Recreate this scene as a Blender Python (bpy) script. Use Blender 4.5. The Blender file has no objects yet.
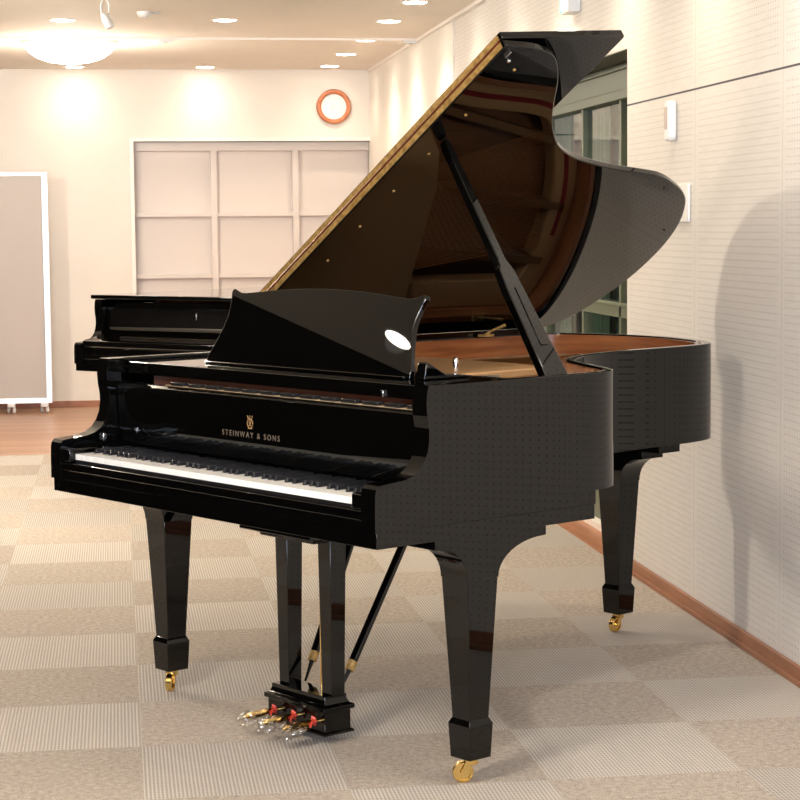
import bpy, bmesh, math, random
from mathutils import Vector, Matrix
random.seed(7)
PI = math.pi
SC = bpy.context.scene
COL = SC.collection

# ------------------------------------------------------------------ camera
F_PX, CAM_H, PITCH, ROLL, PSI = 1978.736, 1.37475, 0.0876655, 0.0092153, 0.1414730
cp, sp, cs, ss = math.cos(PITCH), math.sin(PITCH), math.cos(PSI), math.sin(PSI)
fwd = Vector((cp*ss, cp*cs, -sp)); up0 = Vector((sp*ss, sp*cs, cp)); rt0 = Vector((cs, -ss, 0))
rt = rt0*math.cos(ROLL) - up0*math.sin(ROLL)
up = rt0*math.sin(ROLL) + up0*math.cos(ROLL)
cd = bpy.data.cameras.new('camera'); cam = bpy.data.objects.new('camera', cd); COL.objects.link(cam)
cd.sensor_width = 36.0; cd.lens = F_PX/800*36.0; cd.clip_end = 100
M = Matrix((rt, up, -fwd)).transposed().to_4x4(); M.translation = Vector((0, 0, CAM_H))
cam.matrix_world = M
SC.camera = cam

# ------------------------------------------------------------------ world, light, exposure
w = bpy.data.worlds.new('room_air'); SC.world = w; w.use_nodes = True
w.node_tree.nodes['Background'].inputs[0].default_value = (1.0, 0.9, 0.8, 1)
w.node_tree.nodes['Background'].inputs[1].default_value = 0.25
SC.view_settings.view_transform = 'Standard'; SC.view_settings.look = 'None'
SC.view_settings.gamma = 1.0; SC.view_settings.exposure = 0.5
SC.view_settings.use_curve_mapping = False

WARM = (1.0, 0.86, 0.64); NEUTRAL = (1.0, 0.93, 0.84); COOL = (0.70, 0.82, 1.0)
P_DOWN, P_DOME, P_DOME2 = 32.0, 36.0, 130.0

def area(name, loc, target, sx, sy, power, col):
    l = bpy.data.lights.new(name, 'AREA'); l.shape = 'RECTANGLE'; l.size = sx; l.size_y = sy
    l.energy = power; l.color = col
    o = bpy.data.objects.new(name, l); COL.objects.link(o); o.location = loc
    o.rotation_euler = (Vector(target)-Vector(loc)).to_track_quat('-Z', 'Y').to_euler()
    return o
# daylight from the windows behind the photographer
area('daylight_window', (-0.3, -3.6, 1.7), (0.6, 6, 0.6), 3.4, 1.8, 430, COOL)

# ------------------------------------------------------------------ materials
def mat(name, col=(0.8, 0.8, 0.8), rough=0.5, metal=0.0, spec=0.5, coat=0.0, trans=0.0, ior=1.5, emit=None, estr=0.0):
    m = bpy.data.materials.new(name); m.use_nodes = True
    b = m.node_tree.nodes['Principled BSDF']
    b.inputs['Base Color'].default_value = (*col, 1); b.inputs['Roughness'].default_value = rough
    b.inputs['Metallic'].default_value = metal; b.inputs['Specular IOR Level'].default_value = spec
    b.inputs['Coat Weight'].default_value = coat; b.inputs['Transmission Weight'].default_value = trans
    b.inputs['IOR'].default_value = ior
    if emit: b.inputs['Emission Color'].default_value = (*emit, 1); b.inputs['Emission Strength'].default_value = estr
    return m
class NT:
    def __init__(s, m): s.t = m.node_tree; s.n = s.t.nodes; s.b = s.n['Principled BSDF']
    def new(s, k, **kw):
        n = s.n.new(k)
        for a, v in kw.items(): setattr(n, a, v)
        return n
    def link(s, a, b): s.t.links.new(a, b)
    def inp(s, sock, v):
        if hasattr(v, 'links') or isinstance(v, bpy.types.NodeSocket): s.link(v, sock)
        else: sock.default_value = v
    def math(s, op, a, b=0.0, c=None):
        n = s.new('ShaderNodeMath', operation=op); s.inp(n.inputs[0], a); s.inp(n.inputs[1], b)
        if c is not None: s.inp(n.inputs[2], c)
        return n.outputs[0]
    def mix(s, f, a, b):
        n = s.new('ShaderNodeMix', data_type='RGBA'); s.inp(n.inputs[0], f)
        for i, v in ((6, a), (7, b)):
            if isinstance(v, tuple): n.inputs[i].default_value = (*v, 1)
            else: s.link(v, n.inputs[i])
        return n.outputs[2]
    def coords(s):
        t = s.new('ShaderNodeTexCoord'); x = s.new('ShaderNodeSeparateXYZ'); s.link(t.outputs['Object'], x.inputs[0])
        return t.outputs['Object'], x.outputs[0], x.outputs[1], x.outputs[2]
    def noise(s, vec, scale, detail=3.0, stretch=None):
        if stretch:
            mp = s.new('ShaderNodeMapping'); mp.inputs['Scale'].default_value = stretch; s.link(vec, mp.inputs[0]); vec = mp.outputs[0]
        n = s.new('ShaderNodeTexNoise'); n.inputs['Scale'].default_value = scale; n.inputs['Detail'].default_value = detail
        s.link(vec, n.inputs['Vector']); return n.outputs['Fac']
    def ramp(s, f, stops):
        n = s.new('ShaderNodeValToRGB'); s.link(f, n.inputs[0]); e = n.color_ramp.elements
        e[0].position, e[0].color = stops[0][0], (*stops[0][1], 1)
        e[1].position, e[1].color = stops[-1][0], (*stops[-1][1], 1)
        for p, c in stops[1:-1]:
            k = e.new(p); k.color = (*c, 1)
        return n.outputs[0]
    def bump(s, h, strength, dist=0.002):
        n = s.new('ShaderNodeBump'); n.inputs['Strength'].default_value = strength; n.inputs['Distance'].default_value = dist
        s.link(h, n.inputs['Height']); s.link(n.outputs[0], s.b.inputs['Normal'])

def wood(name, dark, light, scale=6, stretch=(1, 12, 12), rough=0.35, coat=0.0):
    m = mat(name, dark, rough, coat=coat); n = NT(m); v, x, y, z = n.coords()
    f = n.noise(v, scale, 6, stretch)
    n.link(n.ramp(f, [(0.3, dark), (0.7, light)]), n.b.inputs['Base Color'])
    return m

lacquer = mat('black_lacquer', (0.0008, 0.0007, 0.0006), 0.012, spec=0.44)
satin_black = mat('satin_black', (0.01, 0.009, 0.009), 0.35)
black_key_m = mat('ebony_key', (0.012, 0.012, 0.014), 0.25)
white_key_m = mat('white_key', (0.93, 0.91, 0.86), 0.2)
mahogany = wood('mahogany_veneer', (0.19, 0.055, 0.018), (0.37, 0.135, 0.045), 3.0, (1.2, 1.2, 14), 0.22, 0.4)
spruce = wood('spruce_soundboard', (0.26, 0.11, 0.045), (0.36, 0.16, 0.07), 5, (20, 1, 1), 0.4, 0.2)
gold_plate = mat('gold_plate', (0.60, 0.35, 0.16), 0.4, metal=0.2)
plate_dark = mat('plate_bronze', (0.26, 0.13, 0.05), 0.45, metal=0.2)
brass = mat('brass', (0.83, 0.58, 0.20), 0.16, metal=1.0)
hinge_m = mat('hinge_brass', (0.72, 0.47, 0.17), 0.4, metal=0.4)
NTh = NT(hinge_m); _v, _x, _y, _z = NTh.coords()
NTh.link(NTh.ramp(NTh.noise(_v, 60, 4), [(0.3, (0.26, 0.14, 0.035)), (0.7, (0.60, 0.37, 0.12))]), NTh.b.inputs['Base Color'])
chrome = mat('chrome', (0.85, 0.85, 0.85), 0.12, metal=1.0)
steel = mat('string_steel', (0.55, 0.5, 0.42), 0.3, metal=1.0)
copper = mat('string_copper', (0.55, 0.25, 0.10), 0.3, metal=1.0)
red_felt = mat('red_felt', (0.26, 0.015, 0.015), 0.9)
red_tie_m = mat('red_tie', (0.55, 0.05, 0.03), 0.4)
gold_ink = mat('gold_inlay', (0.55, 0.33, 0.14), 0.35, metal=0.6)
letter_ink = mat('letter_inlay', (0.20, 0.155, 0.115), 0.4, metal=0.3)
white_plastic = mat('white_plastic', (0.78, 0.77, 0.76), 0.4)
grey_plastic = mat('grey_plastic', (0.42, 0.42, 0.42), 0.4)
dark_slot = mat('dark_slot', (0.05, 0.045, 0.04), 0.5)
white_paint = mat('white_paint', (0.88, 0.83, 0.78), 0.5)
panel_paint = mat('shutter_paint', (0.70, 0.635, 0.60), 0.55)
aluminium = mat('aluminium', (0.82, 0.84, 0.86), 0.35, metal=0.5)
screen_cloth = mat('screen_cloth', (0.50, 0.455, 0.43), 0.85)
wood_ring = wood('clock_wood', (0.42, 0.13, 0.05), (0.58, 0.20, 0.08), 20, (1, 1, 1), 0.4)
base_wood = wood('baseboard_wood', (0.27, 0.105, 0.05), (0.36, 0.15, 0.075), 3, (8, 1, 8), 0.45)
sill_wood = wood('sill_wood', (0.34, 0.12, 0.05), (0.48, 0.19, 0.09), 3, (8, 1, 8), 0.3)
frame_green = mat('frame_green', (0.115, 0.135, 0.085), 0.45)
soffit_shade = mat('soffit_shade', (0.07, 0.07, 0.035), 0.5)  # dark olive of the recess soffit in shade
shutter_teal = mat('shutter_teal', (0.03, 0.085, 0.085), 0.5)
shutter_green = mat('shutter_green', (0.055, 0.12, 0.085), 0.5)
curtain_m = mat('curtain', (0.26, 0.235, 0.15), 0.8)
sign_green = mat('sign_green', (0.10, 0.60, 0.38), 0.4, emit=(0.25, 0.9, 0.6), estr=0.5)
sign_white = mat('sign_white', (0.85, 0.85, 0.8), 0.4, emit=(0.8, 1, 0.9), estr=0.5)
lamp_glow = mat('lamp_glow', (1, 1, 1), 0.4, emit=(1.0, 0.92, 0.78), estr=25.0)
dome_glow = mat('dome_glow', (1, 1, 1), 0.4, emit=(1.0, 0.96, 0.88), estr=6.0)
glass = mat('window_glass', (0.9, 1.0, 0.96), 0.02, trans=1.0, ior=1.15)
wrap_m = mat('clear_wrap', (0.95, 0.97, 1.0), 0.08, trans=1.0, ior=1.15)

# thin clear plastic film
_n = NT(wrap_m); _tr = _n.new('ShaderNodeBsdfTransparent'); _mx = _n.new('ShaderNodeMixShader'); _mx.inputs[0].default_value = 0.3
_gl = _n.new('ShaderNodeBsdfGlossy'); _gl.inputs['Roughness'].default_value = 0.08
_n.link(_tr.outputs[0], _mx.inputs[1]); _n.link(_gl.outputs[0], _mx.inputs[2]); _n.link(_mx.outputs[0], _n.n['Material Output'].inputs[0])

def carpet_mat():
    m = mat('carpet_tiles', rough=0.95, spec=0.1); n = NT(m); v, x, y, z = n.coords()
    tx = n.math('FLOOR', n.math('DIVIDE', n.math('SUBTRACT', x, 0.04), 0.5))
    ty = n.math('FLOOR', n.math('DIVIDE', n.math('SUBTRACT', y, 0.22), 0.5))
    par = n.math('MODULO', n.math('ADD', n.math('ADD', tx, ty), 200.0), 2.0)
    par = n.math('GREATER_THAN', par, 0.5)
    fib = n.noise(v, 300, 4); fib2 = n.noise(v, 60, 3)
    fm = n.math('ADD', n.math('MULTIPLY', fib, 0.7), n.math('MULTIPLY', fib2, 0.3))
    flat = n.ramp(fm, [(0.36, (0.22, 0.185, 0.155)), (0.5, (0.40, 0.345, 0.295)), (0.66, (0.61, 0.545, 0.48))])
    xx = n.math('ADD', x, n.math('MULTIPLY', n.math('SUBTRACT', fib, 0.5), 0.004))
    rib = n.math('SINE', n.math('MULTIPLY', xx, 2*PI/0.0098))
    dash = n.math('SINE', n.math('MULTIPLY', y, 2*PI/0.02))
    rr = n.math('ADD', n.math('MULTIPLY', rib, 0.38), n.math('MULTIPLY', dash, 0.12))
    rr = n.math('ADD', n.math('ADD', rr, 0.5), n.math('MULTIPLY', n.math('SUBTRACT', fib, 0.5), 1.0))
    ribc = n.ramp(rr, [(0.0, (0.31, 0.275, 0.25)), (1.0, (0.57, 0.525, 0.475))])
    # per tile brightness
    wn = n.new('ShaderNodeTexWhiteNoise', noise_dimensions='2D'); cb = n.new('ShaderNodeCombineXYZ')
    n.link(tx, cb.inputs[0]); n.link(ty, cb.inputs[1]); n.link(cb.outputs[0], wn.inputs['Vector'])
    br = n.math('ADD', n.math('MULTIPLY', wn.outputs['Value'], 0.16), 0.92)
    c = n.mix(par, flat, ribc)
    vm = n.new('ShaderNodeVectorMath', operation='SCALE'); n.link(c, vm.inputs[0]); n.link(br, vm.inputs['Scale'])
    n.link(vm.outputs[0], n.b.inputs['Base Color'])
    n.bump(n.math('ADD', n.math('MULTIPLY', n.math('MULTIPLY', rib, par), 0.4), fib), 0.5, 0.003)
    return m
def woodfloor_mat():
    m = mat('wood_floor', rough=0.4); n = NT(m); v, x, y, z = n.coords()
    row = n.math('FLOOR', n.math('DIVIDE', y, 0.12))
    wn = n.new('ShaderNodeTexWhiteNoise', noise_dimensions='1D'); n.link(row, wn.inputs['W'])
    g = n.noise(v, 4, 5, (2, 18, 1))
    f = n.math('ADD', n.math('MULTIPLY', g, 0.7), n.math('MULTIPLY', wn.outputs['Value'], 0.3))
    n.link(n.ramp(f, [(0.3, (0.34, 0.185, 0.115)), (0.7, (0.46, 0.275, 0.18))]), n.b.inputs['Base Color'])
    return m
def perf_wall_mat():
    m = mat('perforated_panel', rough=0.6, spec=0.3); n = NT(m); v, x, y, z = n.coords()
    p = 0.0226
    fy = n.math('SUBTRACT', n.math('FRACT', n.math('DIVIDE', y, p)), 0.5)
    fz = n.math('SUBTRACT', n.math('FRACT', n.math('DIVIDE', z, p)), 0.5)
    d = n.math('SQRT', n.math('ADD', n.math('MULTIPLY', fy, fy), n.math('MULTIPLY', fz, fz)))
    hole = n.math('LESS_THAN', d, 0.135)
    # plain margins beside the vertical panel joints (0.9148 m apart)
    u = n.math('FRACT', n.math('DIVIDE', n.math('SUBTRACT', y, 5.79-9.148), 0.9148))
    u = n.math('MINIMUM', u, n.math('SUBTRACT', 1.0, u))
    u = n.math('MULTIPLY', u, 0.9148)
    hole = n.math('MULTIPLY', hole, n.math('GREATER_THAN', u, 0.03))
    seamz = n.math('ABSOLUTE', n.math('SUBTRACT', z, 1.838))
    hole = n.math('MULTIPLY', hole, n.math('GREATER_THAN', seamz, 0.03))
    vj = n.math('LESS_THAN', u, 0.0022)
    hj = n.math('LESS_THAN', seamz, 0.0035)
    grain = n.noise(v, 9, 4, (1, 1, 9))
    basec = n.ramp(grain, [(0.3, (0.70, 0.655, 0.61)), (0.7, (0.75, 0.705, 0.66))])
    c = n.mix(n.math('MULTIPLY', hole, 0.58), basec, (0.20, 0.18, 0.17))
    c = n.mix(n.math('MULTIPLY', vj, 0.35), c, (0.3, 0.26, 0.24))
    c = n.mix(hj, c, (0.06, 0.055, 0.06))
    n.link(c, n.b.inputs['Base Color'])
    n.bump(n.math('ADD', hole, n.math('ADD', hj, vj)), -0.4, 0.002)
    return m
def plaster(name, a, b):
    m = mat(name, a, 0.8, spec=0.2); n = NT(m); v, *_ = n.coords()
    n.link(n.ramp(n.noise(v, 3, 3), [(0.3, a), (0.7, b)]), n.b.inputs['Base Color']); return m
carpet = carpet_mat(); woodfloor = woodfloor_mat(); perf = perf_wall_mat()
wall_cream = plaster('wall_cream', (0.76, 0.71, 0.65), (0.79, 0.74, 0.68))
ceil_m = plaster('ceiling_cream', (0.82, 0.76, 0.68), (0.84, 0.78, 0.70))
dark_wall = plaster('dark_reflected_wall', (0.007, 0.006, 0.006), (0.012, 0.010, 0.010))  # near-black stands in for the unlit left side of the room

# ------------------------------------------------------------------ mesh helpers
def link_mesh(name, bm, m, parent=None, smooth=None, bevel=0.0, seg=2, loc=None):
    bmesh.ops.recalc_face_normals(bm, faces=bm.faces)
    me = bpy.data.meshes.new(name); bm.to_mesh(me); bm.free()
    if smooth is not None:
        for p in me.polygons: p.use_smooth = True
        me.set_sharp_from_angle(angle=math.radians(smooth))
    ms = m if isinstance(m, (list, tuple)) else [m]
    for k in ms: me.materials.append(k)
    o = bpy.data.objects.new(name, me); COL.objects.link(o)
    if parent: o.parent = parent
    if loc: o.location = loc
    if bevel:
        b = o.modifiers.new('bevel', 'BEVEL'); b.width = bevel; b.segments = seg; b.limit_method = 'ANGLE'; b.angle_limit = math.radians(35)
        b.harden_normals = False
        for p in me.polygons: p.use_smooth = True
        me.set_sharp_from_angle(angle=math.radians(30 if smooth is None else smooth))
    return o
def tag(o, label=None, cat=None, group=None, kind=None):
    if label: o['label'] = label
    if cat: o['category'] = cat
    if group: o['group'] = group
    if kind: o['kind'] = kind
    return o
def thing(name, label, cat, loc=(0, 0, 0), rz=0, group=None):
    o = bpy.data.objects.new(name, None); COL.objects.link(o); o.location = loc; o.rotation_euler = (0, 0, rz)
    o.empty_display_size = 0.1
    return tag(o, label, cat, group)
def box(bm, a, b):
    x0, x1 = sorted((a[0], b[0])); y0, y1 = sorted((a[1], b[1])); z0, z1 = sorted((a[2], b[2]))
    v = [bm.verts.new(p) for p in ((x0,y0,z0),(x1,y0,z0),(x1,y1,z0),(x0,y1,z0),(x0,y0,z1),(x1,y0,z1),(x1,y1,z1),(x0,y1,z1))]
    for f in ((0,3,2,1),(4,5,6,7),(0,1,5,4),(1,2,6,5),(2,3,7,6),(3,0,4,7)): bm.faces.new([v[i] for i in f])
    return v
def BM(): return bmesh.new()
def boxo(name, a, b, m, parent=None, bevel=0.0):
    bm = BM(); box(bm, a, b); return link_mesh(name, bm, m, parent, bevel=bevel)
def prism(bm, pts, axis, a, b):
    """polygon pts (2D) extruded along axis from a to b; 2D order: x->(y,z) y->(x,z) z->(x,y)"""
    def P(p, t): return {0: (t, p[0], p[1]), 1: (p[0], t, p[1]), 2: (p[0], p[1], t)}[axis]
    A = [bm.verts.new(P(p, a)) for p in pts]; B = [bm.verts.new(P(p, b)) for p in pts]
    n = len(pts); bm.faces.new(A); bm.faces.new(B[::-1])
    for i in range(n): bm.faces.new([A[i], A[(i+1) % n], B[(i+1) % n], B[i]])
def loft(bm, rings, cap=True):
    V = [[bm.verts.new(p) for p in r] for r in rings]; n = len(V[0])
    for i in range(len(V)-1):
        for j in range(n): bm.faces.new([V[i][j], V[i][(j+1) % n], V[i+1][(j+1) % n], V[i+1][j]])
    if cap: bm.faces.new(V[0][::-1]); bm.faces.new(V[-1])
def tube(bm, pts, r, n=12, rs=None):
    pts = [Vector(p) for p in pts]; rings = []
    for i, p in enumerate(pts):
        d = (pts[min(i+1, len(pts)-1)] - pts[max(i-1, 0)]).normalized()
        u = d.cross(Vector((0, 0, 1)) if abs(d.z) < .9 else Vector((1, 0, 0))).normalized(); v = d.cross(u)
        q = rs[i] if rs else r
        rings.append([p + (u*math.cos(2*PI*k/n) + v*math.sin(2*PI*k/n))*q for k in range(n)])
    loft(bm, rings)
def lathe(bm, prof, c=(0, 0, 0), axis='z', n=32):
    """prof list of (r, h)"""
    def P(r, h, a):
        x, y = r*math.cos(a), r*math.sin(a)
        d = {'z': (x, y, h), 'x': (h, x, y), 'y': (x, h, y)}[axis]
        return (c[0]+d[0], c[1]+d[1], c[2]+d[2])
    loft(bm, [[P(max(r, 1e-4), h, 2*PI*k/n) for k in range(n)] for r, h in prof])
def spline(P, per=6, closed=False):
    out = []; n = len(P)
    for i in range(n-1 if not closed else n):
        p0 = P[max(i-1, 0)] if not closed else P[(i-1) % n]; p1 = P[i]; p2 = P[(i+1) % n]; p3 = P[min(i+2, n-1)] if not closed else P[(i+2) % n]
        for k in range(per):
            t = k/per
            out.append(tuple(0.5*((2*b) + (-a+c)*t + (2*a-5*b+4*c-d)*t*t + (-a+3*b-3*c+d)*t**3) for a, b, c, d in zip(p0, p1, p2, p3)))
    if not closed: out.append(tuple(P[-1]))
    return out
def offset(path, d):
    out = []
    for i, p in enumerate(path):
        a = Vector(path[max(i-1, 0)]); b = Vector(path[min(i+1, len(path)-1)]); t = (b-a).normalized()
        out.append((p[0] - t.y*d, p[1] + t.x*d))
    return out
def text_mesh(name, s, size, loc, rot, m, parent, extrude=0.0006, spacing=1.0, align='CENTER'):
    c = bpy.data.curves.new(name, 'FONT'); c.body = s; c.size = size; c.extrude = extrude; c.align_x = align; c.align_y = 'CENTER'
    c.space_character = spacing
    t = bpy.data.objects.new(name, c); COL.objects.link(t)
    bpy.context.view_layer.update()
    me = bpy.data.meshes.new_from_object(t.evaluated_get(bpy.context.evaluated_depsgraph_get()))
    bpy.data.objects.remove(t); me.name = name; me.materials.clear(); me.materials.append(m)
    o = bpy.data.objects.new(name, me); COL.objects.link(o); o.parent = parent; o.location = loc; o.rotation_euler = rot
    return o

# ------------------------------------------------------------------ the room
XW, YF, ZC = 1.998, 15.481, 2.5924
X0, Y0 = -2.75, -4.0
Y_WOOD = 12.24
o = boxo('floor', (X0, Y0, -0.1), (XW+0.02, Y_WOOD, 0), carpet); tag(o, kind='structure')
o = boxo('floor', (X0, Y_WOOD, -0.1), (XW+0.02, YF+0.1, 0), woodfloor); tag(o, kind='structure')
o = boxo('ceiling', (X0, Y0, ZC), (XW+0.3, YF+0.3, ZC+0.1), ceil_m); tag(o, kind='structure')
# right wall with a recess for the glazed door
RY0, RY1, RZ = 7.63, 10.1, 2.06
bm = BM()
box(bm, (XW, Y0, 0), (XW+0.25, RY0, ZC)); box(bm, (XW, RY0, RZ), (XW+0.25, RY1, ZC)); box(bm, (XW, RY1, 0), (XW+0.25, 11.6, ZC))
o = link_mesh('wall_right', bm, perf); tag(o, kind='structure')
o = boxo('wall_right', (XW-0.012, 11.6, 0), (XW+0.25, YF+0.1, ZC), wall_cream); tag(o, kind='structure')
# back wall with the lattice recess
BX0, BX1, BZ = 0.150, XW-0.012, 2.042
bm = BM(); box(bm, (X0, YF, 0), (BX0, YF+0.3, ZC)); box(bm, (BX0, YF, BZ), (XW+0.2, YF+0.3, ZC)); box(bm, (BX0, YF+0.2, 0), (XW+0.2, YF+0.3, BZ))
o = link_mesh('wall_back', bm, wall_cream); tag(o, kind='structure')
o = boxo('wall_left', (X0-0.1, Y0, 0), (X0, YF, ZC), dark_wall); tag(o, kind='structure')  # unseen wall, set close and near-black to darken the lacquer reflections
bm = BM()
box(bm, (X0, Y0-0.1, 0), (-2.3, Y0, ZC)); box(bm, (1.7, Y0-0.1, 0), (XW, Y0, ZC)); box(bm, (-2.3, Y0-0.1, 0), (1.7, Y0, 0.7)); box(bm, (-2.3, Y0-0.1, 2.5), (1.7, Y0, ZC))
o = link_mesh('wall_front', bm, wall_cream); tag(o, kind='structure')

# white casing round the recess
bm = BM(); box(bm, (BX0-0.028, YF-0.012, 0.05), (BX0, YF+0.2, BZ)); box(bm, (BX0-0.028, YF-0.012, BZ), (BX1, YF+0.2, BZ+0.025))
o = link_mesh('trim_1', bm, white_paint); tag(o, kind='structure')
# lattice shutters in the recess
root = bpy.data.objects.new('window_1', None); COL.objects.link(root); root.location = ((BX0+BX1)/2, YF+0.12, 0); tag(root, kind='structure')
mid = (BX0+BX1)/2
def pc(ob, par):  # keep world placement under an unrotated parent
    ob.parent = par; ob.location = -Vector(par.location); return ob
bm = BM(); box(bm, (BX0, YF+0.135, 0), (BX1, YF+0.15, BZ)); pc(link_mesh('shutter_panel', bm, panel_paint), root)
vx = (0.767, 1.405)
bm = BM()
for x in vx: box(bm, (x-0.024, YF+0.08, 0), (x+0.024, YF+0.135, 1.975))
for z in (1.478, 1.000, 0.51):
    box(bm, (BX0, YF+0.085, z-0.016), (BX1, YF+0.135, z+0.016))
box(bm, (BX0, YF+0.08, 1.972), (BX1, YF+0.135, BZ))
pc(link_mesh('lattice_bars', bm, panel_paint, bevel=0.002), root)

# baseboards
bb = (('baseboard_back', (X0, YF-0.014, 0), (BX0-0.03, YF, 0.05)), ('baseboard_right', (XW-0.014, Y0, 0), (XW, RY0, 0.055)),
      ('baseboard_right', (XW-0.026, RY1, 0), (XW-0.0, YF-0.02, 0.055)))
for n_, a, b in bb: tag(boxo(n_, a, b, base_wood, bevel=0.002), kind='structure')
tag(boxo('trim_2', (XW-0.022, Y0, 0.0), (XW-0.014, RY0, 0.018), base_wood, bevel=0.002), kind='structure')
# door recess floor, sill, glazed door
tag(boxo('trim_3', (XW-0.014, RY0, -0.05), (XW+0.20, RY1, 0.006), sill_wood), kind='structure')
door = bpy.data.objects.new('door_1', None); COL.objects.link(door); door.location = (XW+0.2, RY0, 0); tag(door, kind='structure')
xf = XW+0.17
bm = BM(); box(bm, (XW+.001, RY0, RZ-.004), (xf+0.05, RY1, RZ-.001)); pc(link_mesh('soffit_sheet', bm, soffit_shade), door)  # sheet under the recess soffit, its shade put into the colour
bm = BM(); box(bm, (xf-0.02, RY0-0.1, 1.945), (xf+0.05, RY1, RZ-.004)); box(bm, (xf-0.035, RY0-0.1, 2.028), (xf-0.02, RY1, 2.038))
box(bm, (xf-0.028, RY0-0.1, 1.905), (xf+0.05, RY1, 1.945))
muls = [7.66, 8.36, 9.06, 9.86]
for y in muls: box(bm, (xf-0.01, y-0.016, 0.06), (xf+0.04, y+0.016, 1.91))
box(bm, (xf-0.01, RY0-0.1, 0.97), (xf+0.04, RY1, 1.03)); box(bm, (xf-0.02, RY0-0.1, 1.02), (xf+0.0, RY1, 1.035))
box(bm, (xf-0.01, RY0-0.1, 0.03), (xf+0.04, RY1, 0.20))
pc(link_mesh('door_frame', bm, frame_green, bevel=0.002), door)
pc(boxo('sill', (xf-0.05, RY0, 0.006), (xf+0.02, RY1, 0.035), white_paint), door)
bm = BM(); box(bm, (xf+0.012, RY0-0.1, 0.19), (xf+0.018, RY1, 0.98)); box(bm, (xf+0.012, RY0-0.1, 1.03), (xf+0.018, RY1, 1.91)); pc(link_mesh('pane', bm, glass), door)
# pleated shutters beyond the glass
def pleats(name, y0, y1, m, x, amp, per):
    bm = BM(); n = int((y1-y0)/per*8); fr = []; bk = []
    for i in range(n+1):
        y = y0+(y1-y0)*i/n; d = amp*math.sin(2*PI*(y-y0)/per)
        fr.append([bm.verts.new((x+d, y, 0.0)), bm.verts.new((x+d, y, 2.05))])
        bk.append([bm.verts.new((x+d+0.006, y, 0.0)), bm.verts.new((x+d+0.006, y, 2.05))])
    for i in range(n):
        bm.faces.new([fr[i][0], fr[i+1][0], fr[i+1][1], fr[i][1]]); bm.faces.new([bk[i][0], bk[i][1], bk[i+1][1], bk[i+1][0]])
    return pc(link_mesh(name, bm, m, smooth=60), door)
yy = RY0-0.1; k = 0
for y in muls:
    pleats('curtain', y+0.06, y+0.42, curtain_m if k < 1 else shutter_green, xf+0.14, 0.012, 0.08)
    pc(boxo('shutter_leaf', (xf+0.16, y+0.42, 0), (xf+0.18, y+0.70, 2.05), shutter_teal), door); k += 1
pc(boxo('shutter_leaf', (xf+0.24, RY0-0.3, 0), (xf+0.26, RY1+0.3, 2.06), shutter_green), door)

# ceiling batten
tag(boxo('trim_4', (X0, 12.90, ZC-0.014), (XW-0.012, 12.94, ZC), white_paint), kind='structure')
tag(boxo('trim_5', (XW-0.03, Y0, ZC-0.02), (XW, YF, ZC), white_paint), kind='structure')

# ------------------------------------------------------------------ grand piano
PW = 1.463
OUT = [(PW,.222),(PW,.34),(PW,.50),(PW,.64),(1.460,.735),(1.443,.80),(1.405,.85),(1.338,.893),(1.217,.955),(1.107,1.022),(1.03,1.10),(.975,1.19),
       (.935,1.31),(.914,1.45),(.906,1.6),(.896,1.74),(.868,1.845),(.81,1.918),(.72,1.978),(.56,2.045),(.40,2.07),(.22,2.055),(.09,2.01),(.02,1.95),(0,1.86),(0,1.7),(0,1.2),(0,.7),(0,.222)]
PATH = spline(OUT, 6)
ZT, ZB = 1.0, 0.700
CHEEK = [(.165,1.0),(.1595,.985),(.157,.955),(.159,.925),(.164,.90),(.165,.872),(.160,.845),(.150,.822),(.135,.803),(.113,.790),(.088,.783),(.055,.780),(.028,.778),(.010,.776),(.001,.768),(-.002,.755),(-.003,.72)]

def ring(bm, path, d0, d1, z0, z1, r=0.0):
    """closed section between two offsets of an open path, swept along it; rounded top corners"""
    A = offset(path, d0); B = offset(path, d1); s = 1 if d1 > d0 else -1
    A2 = offset(path, d0+r*s); B2 = offset(path, d1-r*s); A3 = offset(path, d0+r*s*.3); B3 = offset(path, d1-r*s*.3)
    rows = []
    for i in range(len(path)):
        a, b = A[i], B[i]
        sec = [(a[0],a[1],z0)]
        if r:
            sec += [(a[0],a[1],z1-r*1.6), (a[0],a[1],z1-r), (A3[i][0],A3[i][1],z1-r*.3), (A2[i][0],A2[i][1],z1), (B2[i][0],B2[i][1],z1), (B3[i][0],B3[i][1],z1-r*.3), (b[0],b[1],z1-r), (b[0],b[1],z1-r*1.6)]
        else: sec += [(a[0],a[1],z1), (b[0],b[1],z1)]
        sec += [(b[0],b[1],z0)]
        rows.append(sec)
    loft(bm, rows)

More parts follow.
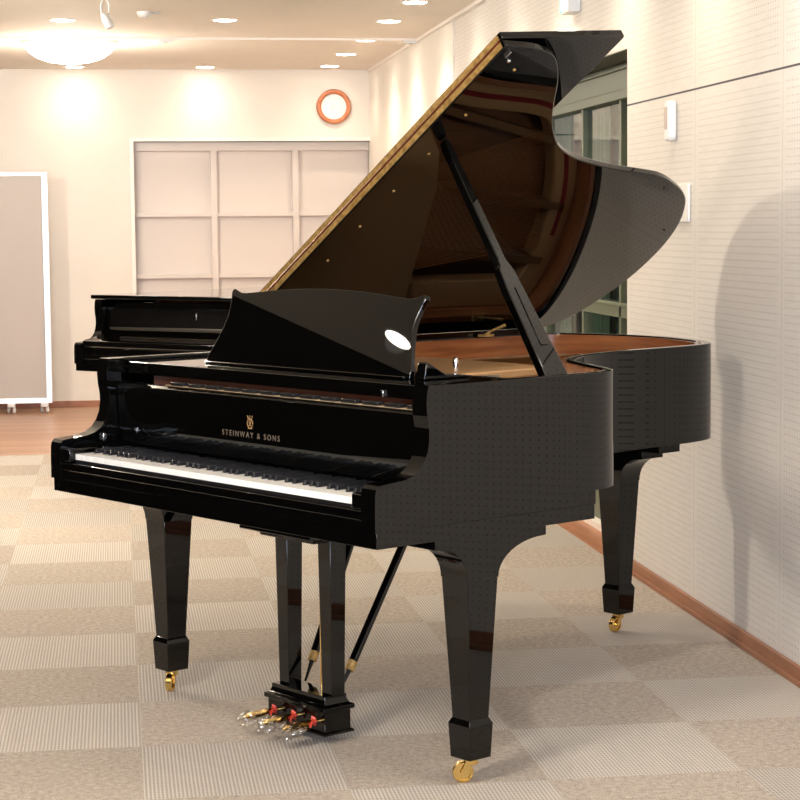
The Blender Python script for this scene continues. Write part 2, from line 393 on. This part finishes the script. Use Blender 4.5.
def leg_parts(root, cx, cy, bracket_axis, wheel_ang, side=1):
    bm = BM(); T, Bt = .0505, .0315
    def sq(h, z): return [(cx-h,cy-h,z),(cx+h,cy-h,z),(cx+h,cy+h,z),(cx-h,cy+h,z)]
    leg = BM(); loft(leg, [sq(Bt, .155), sq(T, .545)]); lo = link_mesh('leg', leg, lacquer, root, bevel=0.0015)
    toe = BM(); loft(toe, [sq(.0355, .064), sq(.0395, .146), sq(.0395, .150), sq(.0325, .164)]); link_mesh('leg_foot', toe, lacquer, lo, bevel=0.0015)
    # flared bracket, profile swept across the leg width
    br = BM(); prof = []
    def arc(s, w=.092):
        return [(s*(.0505 + w*(1-math.cos(t*PI/2))), .515 + .086*math.sin(t*PI/2)) for t in [k/10 for k in range(11)]]
    ty = bracket_axis == 'y'; r = arc(1, .155 if ty else .095); l = arc(-1)
    prof = r + ([(.214,.602),(.214,.627)] if ty else [(.155,.602),(.155,.627)]) + [(-.155,.627),(-.155,.602)] + l[::-1]
    if bracket_axis == 'y':
        prof = [(a, z) for a, z in prof]
        prism(br, [(cy+a, z) for a, z in prof], 0, cx-.0505, cx+.0505)
    else:
        prism(br, [(cx+a, z+.0) for a, z in prof], 1, cy-.0505, cy+.0505)
        box(br, (cx-.20, cy-.05, .627), (cx+.23, cy+.05, .664)); box(br, (cx-.22, cy-.12, .664), (cx+.27, cy+.05, .70))
    link_mesh('leg_bracket', br, lacquer, root, bevel=0.0015)
    # caster
    ca = Matrix.Rotation(wheel_ang, 4, 'Z'); c = BM()
    lathe(c, [(.012,.044),(.018,.046),(.018,.066),(.012,.068)], n=20)
    for s in (-1, 1):
        pts = [(-.012,.060),(.012,.062),(.004,.050),(-.012,.022),(-.022,.019),(-.028,.026),(-.022,.036)]
        prism(c, pts, 1, s*.0105, s*.0135)
    co = link_mesh('caster', c, brass, lo, smooth=40, bevel=0.0006); co.matrix_local = Matrix.Translation((cx, cy, 0)) @ ca
    w_ = BM(); lathe(w_, [(.0001,-.012),(.005,-.012),(.005,-.005),(.019,-.005),(.020,-.0095),(.0245,-.0095),(.0265,-.0075),(.0265,.0075),(.0245,.0095),(.020,.0095),(.019,.005),(.005,.005),(.005,.012),(.0001,.012)], c=(-.020,0,.0265), axis='y', n=32)
    wo = link_mesh('caster_wheel', w_, brass, lo, smooth=35); wo.matrix_local = Matrix.Translation((cx, cy, 0)) @ ca

def piano(root, open_lid):
    # --- case
    bm = BM(); ring(bm, PATH, 0, .030, ZB, ZT, .003)
    link_mesh('rim', bm, lacquer, root, smooth=28)
    for x0, x1 in ((PW, PW-.052), (0, .052)):
        bm = BM(); prism(bm, [(.222, ZT)] + CHEEK + [(-.003, .665), (.222, .665)], 0, x0, x1)
        es = [e for e in bm.edges if not all(v.co.y > .2 for v in e.verts) and not all(v.co.z < .67 for v in e.verts) and e.calc_face_angle(0) > .8]
        bmesh.ops.bevel(bm, geom=es, offset=.0022, segments=3, affect='EDGES', profile=.5)
        o = link_mesh('cheek', bm, lacquer, root, smooth=22)
    bm = BM(); ring(bm, [p for p in PATH if p[1] > .55], .0305, .050, .80, ZT-.004)
    link_mesh('inner_rim', bm, mahogany, root, smooth=40)
    boxo('keybed', (.004, .003, .627), (PW-.003, .725, .6655), lacquer, root, bevel=.0015)
    bm = BM(); box(bm, (0, .222, .6655), (PW, .725, .700)); box(bm, (.052, .001, .6655), (PW-.052, .222, .692)); link_mesh('keybed_rail', bm, lacquer, root)
    boxo('key_slip', (.050, .000, .690), (PW-.052, .022, .714), lacquer, root, bevel=.003)
    bm = BM(); box(bm, (.055, .5, .70), (PW-.06, .545, .80)); box(bm, (.055, 1.0, .70), (1.0, 1.045, .80)); box(bm, (.055, 1.5, .70), (.86, 1.545, .80))
    link_mesh('frame_beam', bm, satin_black, root)
    IN = offset(PATH, .048)
    poly = [p for p in IN]
    bm = BM(); prism(bm, poly, 2, .800, .812); link_mesh('soundboard', bm, spruce, root)
    # --- front
    yb = .205
    if open_lid:
        bm = BM(); prism(bm, [(yb-.004,.755),(yb-.010,.80),(yb-.015,.90),(yb-.014,.924),(yb-.006,.932),(yb+.012,.932),(yb+.012,.755)], 0, .056, PW-.056)
        fb = link_mesh('fallboard', bm, lacquer, root, smooth=50, bevel=.0015)
        bm = BM(); box(bm, (.30, yb-.010, .934), (PW-.075, yb+.010, .9365)); st = link_mesh('fallboard_hinge', bm, mat('felt_beige', (.30,.22,.13), .6), fb)
        bm = BM()
        for k in range(13): x = .33+k*.085; box(bm, (x, yb-.0125, .9365), (x+.058, yb+.010, .9455))
        link_mesh('felt_buffer', bm, satin_black, fb, bevel=.001)
        # inscription
        text_mesh('inscription', 'STEINWAY & SONS', .0215, (.706, yb-.0118, .8235), (PI/2-.02, 0, 0), letter_ink, fb, .0004, 1.5)
        em = BM(); ye = yb-.0142
        def st2(pts, r): tube(em, [(.708+x, ye, .859+z*.85) for x, z in pts], r, 6)
        for s in (-1, 1):
            st2([(s*.003,-.018),(s*.010,-.012),(s*.0125,-.003),(s*.009,.006),(s*.0065,.012),(s*.010,.018),(s*.012,.021)], .0012)
            st2([(s*.0035,-.010),(s*.0035,.010)], .0006)
        st2([(0,-.010),(0,.010)], .0006); st2([(-.008,.011),(.008,.011)], .0010); st2([(-.008,-.019),(.008,-.019)], .0016); st2([(-.005,-.010),(.005,-.010)], .0012); st2([(0,.011),(0,.022)], .0009)
        link_mesh('emblem', em, gold_ink, fb)
        boxo('fallboard_pivot', (.0525, .135, .765), (.062, .150, .785), chrome, fb, bevel=.002)
        # --- keys
        kx0, kw = (PW-1.272)/2, 1.272/52
        for i in range(52):
            boxo('white_key', (kx0+i*kw+.0004, .022, .722), (kx0+(i+1)*kw-.0004, .19, .738), white_key_m, root)
        for i in range(51):
            if 'ABCDEFG'[i % 7] in 'ACDFG':
                sh = {'A': 0, 'C': -.003, 'D': .003, 'F': -.003, 'G': 0}['ABCDEFG'[i % 7]]
                x = kx0+(i+1)*kw+sh; b = BM()
                loft(b, [[(x-.0055,.070,.7385),(x+.0055,.070,.7385),(x+.0055,.192,.7385),(x-.0055,.192,.7385)], [(x-.0046,.076,.7505),(x+.0046,.076,.7505),(x+.0046,.192,.7505),(x-.0046,.192,.7505)]])
                link_mesh('black_key', b, black_key_m, root, bevel=.001)
        for x0, x1 in ((.0525, kx0-.001), (kx0+1.272+.001, PW-.0525)):
            boxo('key_block', (x0, .002, .7145), (x1, .19, .752), lacquer, root, bevel=.004)
        boxo('key_frame', (.06, .024, .693), (PW-.06, .19, .7215), satin_black, root)
        # nameboard strip, brown action rail seen in the gap, tray
        boxo('action_rail', (.14, .262, .86), (PW-.056, .285, .972), mat('dark_mahogany', (.10,.028,.012), .3), root)
        boxo('pin_block_cover', (.056, .222, .860), (PW-.056, .260, .927), lacquer, root)
        bm = BM(); box(bm, (.056, .235, .972), (PW-.056, .52, .990)); box(bm, (.056, .2285, .955), (PW-.056, .243, .990))
        link_mesh('desk_tray', bm, lacquer, root, bevel=.002)
        boxo('tray_knob', (1.215, .222, .955), (1.225, .2275, .972), chrome, root, bevel=.001)
        # --- music desk
        tl = math.atan2(.085, .215)
        hw = [(.4480,0),(.4475,.03),(.438,.05),(.425,.085),(.414,.125),(.409,.155),(.410,.180),(.4145,.205),(.419,.225),(.4245,.238),(.423,.2505),(.412,.2520),(.396,.2455),(.378,.2400),(.355,.2395),(.30,.2445),(.24,.2505),(.16,.2565),(.08,.2600),(0,.2612)]
        hw = [(a, b*.895) for a, b in hw]
        pts = [(PW/2+a, b) for a, b in hw] + [(PW/2-a, b) for a, b in hw[-2::-1]]
        bm = BM(); prism(bm, pts, 1, 0, .016)
        md = link_mesh('music_desk', bm, lacquer, root, bevel=.0025); md.location = (0, .345, .9905); md.rotation_euler = (-tl, 0, 0)
        bm = BM(); box(bm, (PW/2-.44, .335, .9905), (PW/2+.44, .352, .9965)); link_mesh('desk_ledge', bm, lacquer, root, bevel=.0015)
        for x in (.45, 1.0):
            bm = BM(); tube(bm, [(x, .46, .995), (x, .40, 1.10)], .004, 8); link_mesh('desk_strut', bm, chrome, root, smooth=40)
        bm = BM(); prism(bm, [(.345,.9905),(.50,.9905),(.50,.996),(.42,1.002),(.36,1.034),(.355,1.034)], 0, PW-.26, PW-.225); link_mesh('desk_rail', bm, lacquer, root, bevel=.003)
        # --- iron plate, strings, dampers
        zp = .930
        ins = offset(PATH, .054)
        bm = BM(); ring(bm, [p for p in PATH if p[1] > .70], .051, .150, .875, zp, .008)
        pf = BM(); prism(pf, [(.06,.78),(.72,.78),(.70,1.26),(.62,1.33),(.50,1.36),(.06,1.36)], 2, .895, .947); link_mesh('bass_bridge_cover', pf, gold_plate, root, bevel=.004)
        link_mesh('iron_plate', bm, gold_plate, root, smooth=40); bm = BM()
        box(bm, (.053, .53, .87), (PW-.055, .80, zp+.004))
        box(bm, (.053, .60, zp+.004), (PW-.16, .72, zp+.024))
        for a, b in (((.30,.8),(.22,1.95)), ((.55,.8),(.42,1.98)), ((.85,.8),(.66,1.85)), ((1.10,.8),(.93,1.05))):
            d = Vector((b[0]-a[0], b[1]-a[1])).normalized(); nrm = Vector((-d.y, d.x))*.013
            pl = [(a[0]+nrm.x,a[1]+nrm.y),(b[0]+nrm.x,b[1]+nrm.y),(b[0]-nrm.x,b[1]-nrm.y),(a[0]-nrm.x,a[1]-nrm.y)]
            prism(bm, pl, 2, .885, .934)
        link_mesh('pin_block', bm, plate_dark, root, smooth=40)
        def string(bm, p, q, r): tube(bm, [(p[0],p[1],.942),(q[0],q[1],.936)], r, 4)
        bm = BM()
        for i in range(130):
            t = i/129; x = .36+t*(1.30-.36); end = 1.86*(1-t)**1.0 + .92*t - .35*math.sin(PI*t)
            string(bm, (x, .62), (x-.12*(1-t), max(end, .82)), .0007)
        tag(link_mesh('strings', bm, steel, root), kind='stuff')
        bm = BM()
        for i in range(44):
            t = i/43; string(bm, (.10+t*.26, .62), (.28+t*.42, 1.90-.12*t), .0016)
        tag(link_mesh('bass_strings', bm, copper, root), kind='stuff')
        bm = BM(); box(bm, (.10, .745, .9345), (1.30, .775, .938)); link_mesh('plate_felt', bm, red_felt, root)
        bm = BM(); ring(bm, [p for p in PATH if 1.05 < p[1] and p[0] > .3], .095, .112, .9305, .934); link_mesh('plate_felt', bm, red_felt, root)
        for i in range(58):
            x = .11+i*.0195; boxo('damper', (x, .68, .945), (x+.011, .725, .970), satin_black, root)
        bm = BM(); lathe(bm, [(.009,.947),(.009,.968),(.006,.978),(.003,.981)], (.535,1.08,0), n=16); link_mesh('plate_bolt', bm, chrome, root, smooth=40)
        # --- lid
        AL = math.radians(33.0); LID = Matrix.Translation((0, 0, 1.016)) @ Matrix.Rotation(-AL, 4, 'Y')
        LT = .021
        lo = [(1.492,.618),(1.492,.65),(1.490,.72),(1.470,.80),(1.43,.855),(1.36,.915),(1.27,.975),(1.19,1.035),(1.12,1.10),(1.06,1.175),(1.01,1.28),(.976,1.41),(.955,1.52),(.940,1.63),(.922,1.73),(.885,1.82),(.83,1.92),(.763,1.99),(.64,2.068),(.49,2.115),(.32,2.125),(.168,2.095),(.06,2.045),(.0,1.97),(.0,1.9)]
        sp_ = spline(lo, 5); sp_ = [(x, y) for x, y in sp_ if y > .617] + [(0, .618)]
        bm = BM(); prism(bm, sp_, 2, 0, LT)
        o = link_mesh('lid', bm, lacquer, root, bevel=.003, smooth=30); o.matrix_local = LID
        bm = BM(); prism(bm, [(0,0),(1.492,0),(1.502,.458),(1.498,.464),(1.490,.467),(0,.467)], 2, 0, LT)
        o = link_mesh('lid_flap', bm, lacquer, root, bevel=.003); o.matrix_local = LID @ Matrix.Translation((0, .620, LT+.004)) @ Matrix.Rotation(.068, 4, 'X')
        bm = BM(); box(bm, (.01,.6155,.0035), (1.480,.618,LT-.002)); box(bm, (.01,.6155,LT+.006), (1.480,.620,LT*2-.0005))
        hg = link_mesh('lid_hinge', bm, hinge_m, root); hg.matrix_local = LID
        bm = BM(); tube(bm, [(.01,.616,LT+.002),(1.480,.616,LT+.002)], .003, 8); o = link_mesh('hinge_knuckle', bm, mat('knuckle_red', (.16,.035,.012), .4, metal=.4), hg, smooth=40)
        for (x, y) in ((1.40,.72),(1.2,.70),(1.02,.70),(.84,.70),(.66,.70),(.48,.70),(.31,.70),(.86,1.80),(.62,2.02)):
            bm = BM(); lathe(bm, [(.0045,0),(.004,-.003),(.002,-.004)], (x, y, 0), n=14); o = link_mesh('lid_bumper', bm, satin_black if x in (.86,.62) else hinge_m, root, smooth=40); o.matrix_local = LID
        bm = BM(); lathe(bm, [(.006,0),(.006,-.003),(.003,-.004)], (1.435,.672,0), n=14); box(bm, (1.45,.645,-.006), (1.475,.649,0)); o = link_mesh('lid_latch', bm, chrome, root, bevel=.001); o.matrix_local = LID
        bm = BM(); lathe(bm, [(.016,0),(.016,.006),(.010,.009)], (1.30,1.0,2*LT+.004), n=16)
        # --- lid prop : flat board, hinged on the treble rim
        bm.free(); boxo('lid_hinge_rail', (-.001, .64, ZT), (.022, 1.88, 1.017), lacquer, root)
        A = Vector((1.400, .672, .930)); Bp = Vector((1.092*math.cos(AL)-.004, .705, 1.016+1.092*math.sin(AL)-.008)); d = Bp-A; L = d.length
        zz = d.normalized(); yv = (Vector((0,1,0)) - zz*zz.y).normalized(); xv = yv.cross(zz)
        MP = Matrix((xv, yv, zz)).transposed().to_4x4(); MP.translation = A
        bm = BM(); prism(bm, [(-.036,0),(.052,0),(.044,.10),(.037,.20),(.030,.34),(.027,.395),(.014,.43),(.0135,.60),(.0105,L-.02),(.006,L),(-.006,L),(-.0105,L-.02),(-.0135,.60),(-.014,.43),(-.0165,.425),(-.0165,.412),(-.025,.40),(-.030,.34),(-.034,.10)], 0, -.013, .013)
        pr = link_mesh('lid_prop', bm, lacquer, root, bevel=.0025); pr.matrix_local = MP
        bm = BM(); prism(bm, [(-.004,.16),(.022,.16),(.019,.34),(-.002,.34)], 0, .0132, .0155); link_mesh('short_prop', bm, lacquer, pr, bevel=.0008)
        bm = BM(); box(bm, (PW-.090,.62,.885), (PW-.052,.73,.935)); link_mesh('prop_block', bm, lacquer, root, bevel=.003)
        # --- lid corner hook on the bass rim
        bm = BM(); box(bm, (.035,1.63,ZT), (.060,1.68,ZT+.008)); tube(bm, [(.048,1.65,ZT+.006),(.052,1.68,ZT+.02),(.05,1.74,ZT+.035)], .004, 8, [.005,.004,.006]); link_mesh('lid_hook', bm, hinge_m, root, smooth=40)
    else:
        bm = BM(); prism(bm, [(.212,.955),(.200,.955),(.190,.86),(.175,.835),(.14,.815),(.08,.80),(.020,.792),(.006,.785),(.003,.760),(.010,.750),(.212,.750)], 0, .056, PW-.056)
        fb = link_mesh('fallboard', bm, lacquer, root, smooth=45, bevel=.0012)
        boxo('nameboard', (.056, .213, .86), (PW-.056, .235, .985), lacquer, root, bevel=.002)
        boxo('fallboard_lock', (.68, .194, .90), (.69, .199, .935), chrome, fb, bevel=.001)
        boxo('front_rail', (.052, .006, .690), (PW-.052, .20, .7485), lacquer, root, bevel=.002)
        lo = [(-.02,.15),(PW+.022,.15),(PW+.022,.64),(PW+.018,.75),(1.43,.85),(1.35,.91),(1.2,1.0),(1.08,1.11),(1.0,1.25),(.95,1.45),(.93,1.7),(.89,1.86),(.74,2.0),(.56,2.07),(.4,2.095),(.2,2.08),(.03,2.0),(-.02,1.88)]
        bm = BM(); prism(bm, lo, 2, 1.002, 1.024)
        link_mesh('lid', bm, lacquer, root, bevel=.004)
    # --- legs
    leg_parts(root, .070, .350, 'y', 2.3); leg_parts(root, PW-.066, .350, 'y', .94); leg_parts(root, .379, 1.952, 'x', 1.75)
    # --- pedal lyre
    LX = .768
    bm = BM(); loft(bm, [[(LX-a,.31-b,z),(LX+a,.31-b,z),(LX+a,.33+b,z),(LX-a,.33+b,z)] for a, b, z in ((.118,.05,.544),(.118,.05,.549),(.135,.068,.558),(.158,.090,.562),(.158,.090,.627))]); ly = link_mesh('lyre_block', bm, lacquer, root, bevel=.0025)
    for s in (-1, 1):
        bm = BM(); loft(bm, [[(LX+s*.095+a*h, .340+b*h, z) for a, b in ((-1,-1),(1,-1),(1,1),(-1,1))] for z, h in ((.125,.0215),(.556,.027))]); link_mesh('lyre_post', bm, lacquer, root, bevel=.0015)
    bm = BM()
    def rect(hx, hy, z): hy -= .009; hx -= .004; return [(LX-.014-hx,.340-hy,z),(LX-.014+hx,.340-hy,z),(LX-.014+hx,.340+hy,z),(LX-.014-hx,.340+hy,z)]
    loft(bm, [rect(.138,.060,.024), rect(.138,.060,.030), rect(.130,.053,.033), rect(.130,.053,.084), rect(.139,.061,.088), rect(.139,.061,.099), rect(.128,.050,.104), rect(.122,.046,.116), rect(.122,.046,.127)])
    link_mesh('pedal_box', bm, lacquer, root, bevel=.0012)
    for k in (-1, 0, 1):
        x = LX+k*.088; b = BM()
        rings = []
        for yy_, hw_, zc_, th in ((.300,.008,.062,.005),(.275,.008,.064,.005),(.258,.013,.064,.005),(.242,.023,.063,.005),(.220,.029,.061,.0045),(.200,.028,.059,.004),(.186,.018,.057,.003),(.180,.008,.056,.002)):
            rings.append([(x+hw_*math.cos(a), yy_, zc_+th*math.sin(a)) for a in [2*PI*q/12 for q in range(12)]])
        loft(b, rings); pd = link_mesh('pedal', b, brass, root, smooth=50)
        if open_lid:
            b = BM(); bmesh.ops.create_icosphere(b, subdivisions=4, radius=1)
            for v in b.verts:
                c = v.co.copy(); nz = math.sin(c.x*9+k)*math.sin(c.y*11+2*k)*math.sin(c.z*7+1.3)
                f = 1+.16*nz+random.uniform(-.035, .035); sag = -.016*max(0, -c.y)*(c.z < 0)
                v.co = Vector((x+c.x*.032*f, .208+c.y*.042*f-.004, .052+c.z*.020*f+sag*.5))
                v.co.z = max(v.co.z, .004)
            b.normal_update(); link_mesh('clear_wrap', b, wrap_m, pd, smooth=30)
            b = BM(); Tm = 1; tube(b, [(x-.010,.246,.056),(x,.243,.065),(x+.010,.246,.056),(x+.002,.248,.046),(x-.010,.246,.056)], .0042, 8)
            tube(b, [(x+.004,.243,.064),(x+.012,.232,.072),(x+.020,.236,.066)], .0034, 6); tube(b, [(x+.006,.243,.060),(x+.014,.226,.055),(x+.018,.22,.046)], .003, 6)
            rt_ = link_mesh('red_tie', b, red_tie_m, pd, smooth=50); rt_.location = (0, .032, .008)
        b = BM(); tube(b, [(LX+.040+k*.010,.350,.12),(LX+.036+k*.007,.350,.60)], .0026, 8); link_mesh('pedal_rod', b, brass, root, smooth=50)
    for s, top in ((-1, (.545, .73, .62)), (1, (.76, .76, .62))):
        a = Vector((LX+s*.078-.036, .405, .118)); t = Vector(top); d_ = (t-a)
        b = BM(); tube(b, [a, a+d_*.05, a+d_*.10, a+d_*.101, t], 0, 14, [.0035,.0045,.007,.0125,.0125]); bo = link_mesh('lyre_brace', b, lacquer, root, smooth=40)
        b = BM(); tube(b, [a+d_*.10, a+d_*.145], .0134, 14); link_mesh('brace_collar', b, hinge_m, bo, smooth=40)

r1 = thing('grand_piano', 'large black grand piano with its lid propped open and keys uncovered, on the carpet', 'piano', (-0.195573, 5.733173, 0), -1.0105938)
piano(r1, True)
r2 = thing('grand_piano', 'black grand piano with closed lid and covered keys, behind the open one', 'piano', (-0.229, 10.60, 0), -0.76)
piano(r2, False)

# ------------------------------------------------------------------ lamps
def downlight(x, y, label, group=None, power=P_DOWN, col=WARM, first=[None]):
    t = thing('downlight', label, 'ceiling light', (x, y, ZC), 0, group)
    if first[0] is None:
        b = BM(); lathe(b, [(.066,-.001),(.066,-.003),(.072,-.004),(.079,-.003),(.080,0),(.074,.0)], n=32); f = link_mesh('lamp_ring', b, white_paint, t, smooth=40)
        b = BM(); lathe(b, [(.0001,-.004),(.064,-.004),(.066,-.001),(.0001,-.001)], n=32); g = link_mesh('lamp_lens', b, lamp_glow, t)
        first[0] = (f, g)
    else:
        for k in first[0]: c = k.copy(); COL.objects.link(c); c.parent = t
    l = bpy.data.lights.new('downlight_beam', 'SPOT'); l.energy = power; l.color = col; l.spot_size = math.radians(135); l.spot_blend = 1.0; l.shadow_soft_size = 0.05
    lo_ = bpy.data.objects.new('downlight_beam', l); COL.objects.link(lo_); lo_.parent = t; lo_.location = (0, 0, -.02)
    return t
G = 'recessed ceiling downlights'
downlight(1.64, 15.13, 'recessed round downlight in the ceiling directly above the wall clock', G, P_DOWN*.3)
downlight(1.642, 14.09, 'recessed downlight above right side, second closest to the clock', G)
downlight(1.652, 13.03, 'recessed downlight just beyond the ceiling batten near the right wall', G)
downlight(1.64, 11.83, 'recessed downlight just before the ceiling batten near the right wall', G)
downlight(1.645, 10.83, 'recessed downlight near the right wall cut by the top edge of the photo', G)
downlight(0.70, 15.25, 'recessed downlight over the lattice shutters, close to the back wall', G, P_DOWN*.2)
downlight(0.664, 11.82, 'recessed downlight in the middle of the ceiling, right of the ceiling bracket', G)
downlight(-0.278, 11.87, 'recessed downlight above the glowing dome light, left of the track spotlight', G)
HL = 'recessed ceiling downlight nearer the camera than the photo shows'
GH = 'downlights above the open grand piano'
for x, y in ((1.64, 9.75), (1.64, 8.7), (1.64, 7.6), (1.64, 6.5), (0.66, 9.2), (-0.28, 9.2), (-2.4, 11.8), (-0.28,15.25)):
    downlight(x, y, HL if y < 15 else 'recessed downlight close to the back wall above the wheeled partition', GH if y < 15 else G, P_DOWN*(.65 if x > 1 else 1) if y < 15 else P_DOWN*.2)
for x, y in ((1.64, 5.4), (1.64, 4.2)):
    downlight(x, y, HL, GH, P_DOWN*.8, NEUTRAL)

def dome(x, y, label, power, col):
    t = thing('dome_light', label, 'ceiling light', (x, y, ZC))
    b = BM(); lathe(b, [(.31,0),(.31,-.012),(.30,-.018),(.20,-.018),(.0001,-.018)], n=48); link_mesh('lamp_base', b, white_paint, t, smooth=40)
    b = BM(); lathe(b, [(.295,-.018),(.290,-.035),(.265,-.070),(.215,-.105),(.14,-.130),(.06,-.142),(.0001,-.144)], n=48); link_mesh('diffuser', b, dome_glow, t, smooth=60)
    b = BM(); lathe(b, [(.012,-.143),(.014,-.152),(.008,-.160),(.0001,-.162)], n=20); link_mesh('finial', b, dome_glow, t, smooth=60)
    l = bpy.data.lights.new('dome_bulb', 'POINT'); l.energy = power; l.color = col; l.shadow_soft_size = .2
    lo_ = bpy.data.objects.new('dome_bulb', l); COL.objects.link(lo_); lo_.parent = t; lo_.location = (0, 0, -.33)
dome(-0.27, 13.23, 'bright round dome ceiling light glowing above the partition', P_DOME, (1.0, .90, .76))
downlight(-2.45, 6.43, HL, GH, P_DOWN*1.3, NEUTRAL)
dome(-.9, 3.0, 'round dome ceiling light nearest the camera, outside the photo', P_DOME2, (1.0, .88, .72))
dome(-2.1, 9.6, 'added dome-shaped fill light far left of the closed piano, outside the photo', P_DOME2*1.7, (1.0, .90, .74))  # added to raise the ambient light, no lamp known here

# ------------------------------------------------------------------ small things in the room
# partition on casters
pt = thing('partition_screen', 'grey fabric partition screen in a silver frame on casters by the back wall', 'partition', (-1.2, 15.05, 0))
def pbox(name, a, b, m, bevel=0.0): o = boxo(name, a, b, m, bevel=bevel); o.parent = pt; o.location = (1.2, -15.05, 0); return o
x0, x1 = -1.9, -0.495
pbox('fabric_panel', (x0, 15.04, .10), (x1-.04, 15.065, 1.775), screen_cloth)
bm = BM(); box(bm, (x0-.03, 15.03, 1.77), (x1, 15.075, 1.80)); box(bm, (x0-.03, 15.03, .075), (x1, 15.075, .115)); box(bm, (x1-.045, 15.028, .075), (x1, 15.077, 1.80)); box(bm, (x0-.03, 15.028, .075), (x0+.015, 15.077, 1.80))
o = link_mesh('frame', bm, aluminium, bevel=.003); o.parent = pt; o.location = (1.2, -15.05, 0)
for xx in (-1.6, -.80, -.555):
    bm = BM(); box(bm, (xx-.028, 15.00, .048), (xx+.028, 15.10, .078))
    o = link_mesh('caster', bm, white_plastic, bevel=.006); o.parent = pt; o.location = (1.2, -15.05, 0); cpar = o
    for s in (-1, 1):
        bm = BM(); lathe(bm, [(.006,-.012),(.024,-.010),(.026,0),(.024,.010),(.006,.012)], (xx+s*.02, 15.05, .026), 'x', 20)
        link_mesh('caster_wheel', bm, grey_plastic if s < 0 else white_plastic, cpar, smooth=40)

# wall clock
ck = thing('wall_clock', 'round wall clock with orange-brown wooden rim and white face on the back wall', 'clock', (1.703, YF, 2.306))
bm = BM(); lathe(bm, [(.098,-.012),(.100,-.030),(.112,-.038),(.128,-.034),(.135,-.018),(.135,-.001),(.098,-.001)], axis='y', n=48)
link_mesh('rim', bm, wood_ring, ck, smooth=50)
bm = BM(); lathe(bm, [(.0001,-.016),(.099,-.016),(.099,-.002),(.0001,-.002)], axis='y', n=48); link_mesh('face', bm, white_plastic, ck)
def hand(name, ang, L, wd, y):
    d = Vector((math.sin(ang), math.cos(ang))); n_ = Vector((d.y, -d.x))*wd; b = BM()
    prism(b, [tuple(-d*.012+n_), tuple(d*L+n_*.5), tuple(d*L-n_*.5), tuple(-d*.012-n_)], 1, y, y-.0015); link_mesh(name, b, grey_plastic, ck)
hand('hour_hand', math.radians(232), .045, .0025, -.018); hand('minute_hand', math.radians(215), .020, .0018, -.021)
bm = BM()
for k in range(12):
    a = k*PI/6; lathe(bm, [(.0022,-.0175),(.0022,-.0158)], (.084*math.sin(a), 0, .084*math.cos(a)), 'y', 8)
link_mesh('hour_mark', bm, grey_plastic, ck)

# motion sensor and switch on the right wall
t = thing('wall_sensor', 'white rounded sensor box on the right wall above the lid tip', 'sensor', (XW, 6.955, 1.742))
b = BM(); prism(b, [(-.028,-.060),(-.018,-.072),(.018,-.072),(.028,-.060),(.028,.060),(.018,.072),(-.018,.072),(-.028,.060)], 0, -.034, -.001); link_mesh('housing', b, white_plastic, t, bevel=.008, seg=3)
b = BM(); box(b, (-.0365, -.016, -.030), (-.0338, .016, .050)); link_mesh('lens', b, mat('sensor_lens', (.50, .40, .34), .4), t, bevel=.001)
t = thing('switch_plate', 'white square switch plate on the right wall, half behind the lid tip', 'switch', (XW, 6.84, 1.447))
b = BM(); box(b, (-.012, -.085, -.067), (-.001, .075, .067)); link_mesh('plate', b, white_plastic, t, bevel=.002)
b = BM(); box(b, (-.016, -.03, -.035), (-.012, .03, .035)); link_mesh('rocker', b, white_plastic, t, bevel=.001)
# exit sign lamp
t = thing('exit_sign', 'small green and white exit sign box above the glazed door', 'sign', (XW, 8.52, 2.37))
b = BM(); box(b, (-.055, -.11, -.085), (-.001, .045, .085)); link_mesh('housing', b, white_plastic, t, bevel=.003)
b = BM(); box(b, (-.059, -.10, -.072), (-.0555, .018, .072)); link_mesh('sign_face', b, sign_white, t)
b = BM(); box(b, (-.0595, .018, -.078), (-.0555, .043, .078)); link_mesh('green_panel', b, sign_green, t)
# ceiling spotlight
t = thing('track_spotlight', 'white adjustable spotlight hanging from the ceiling by a wire stem', 'spotlight', (-0.03, 10.62, ZC))
b = BM(); lathe(b, [(.03,0),(.03,-.012),(.012,-.016)], n=20); link_mesh('mount', b, white_plastic, t, smooth=40)
for s in (-1, 1):
    b = BM(); tube(b, [(s*.008,0,-.014),(s*.022,0,-.05),(s*.020,0,-.09),(s*.006,0,-.115)], .0045, 8); link_mesh('stem', b, white_plastic, t, smooth=40)
b = BM(); tube(b, [(-.012,0,-.095),(.004,-.005,-.125),(.022,-.012,-.160),(.026,-.014,-.170)], 0, 16, [.014,.024,.026,.020]); link_mesh('lamp_head', b, white_plastic, t, smooth=40)
# ceiling sensor + bracket
t = thing('ceiling_sensor', 'small white sensor on the ceiling right of the hanging spotlight', 'sensor', (0.187, 11.40, ZC))
b = BM(); lathe(b, [(.042,0),(.042,-.012),(.034,-.024),(.018,-.032),(.0001,-.034)], n=24); link_mesh('body', b, white_plastic, t, smooth=40)
b = BM(); box(b, (.04,-.006,-.010), (.09,.006,-.001)); link_mesh('arm', b, grey_plastic, t, bevel=.001)
for x_, lb in ((0.345, 'small white clip on the ceiling batten above the lattice shutters'), (1.93, 'small white clip at the right end of the ceiling batten')):
    t = thing('ceiling_clip', lb, 'clip', (x_, 12.92, ZC-.014), 0, 'clips on the ceiling batten')
    b = BM(); box(b, (-.045,-.018,-.018), (.045,.018,0)); link_mesh('clip_body', b, white_plastic, t, bevel=.004)
    b = BM(); box(b, (-.012,-.020,-.020), (.012,.014,-.017)); link_mesh('clip_slot', b, grey_plastic, t)
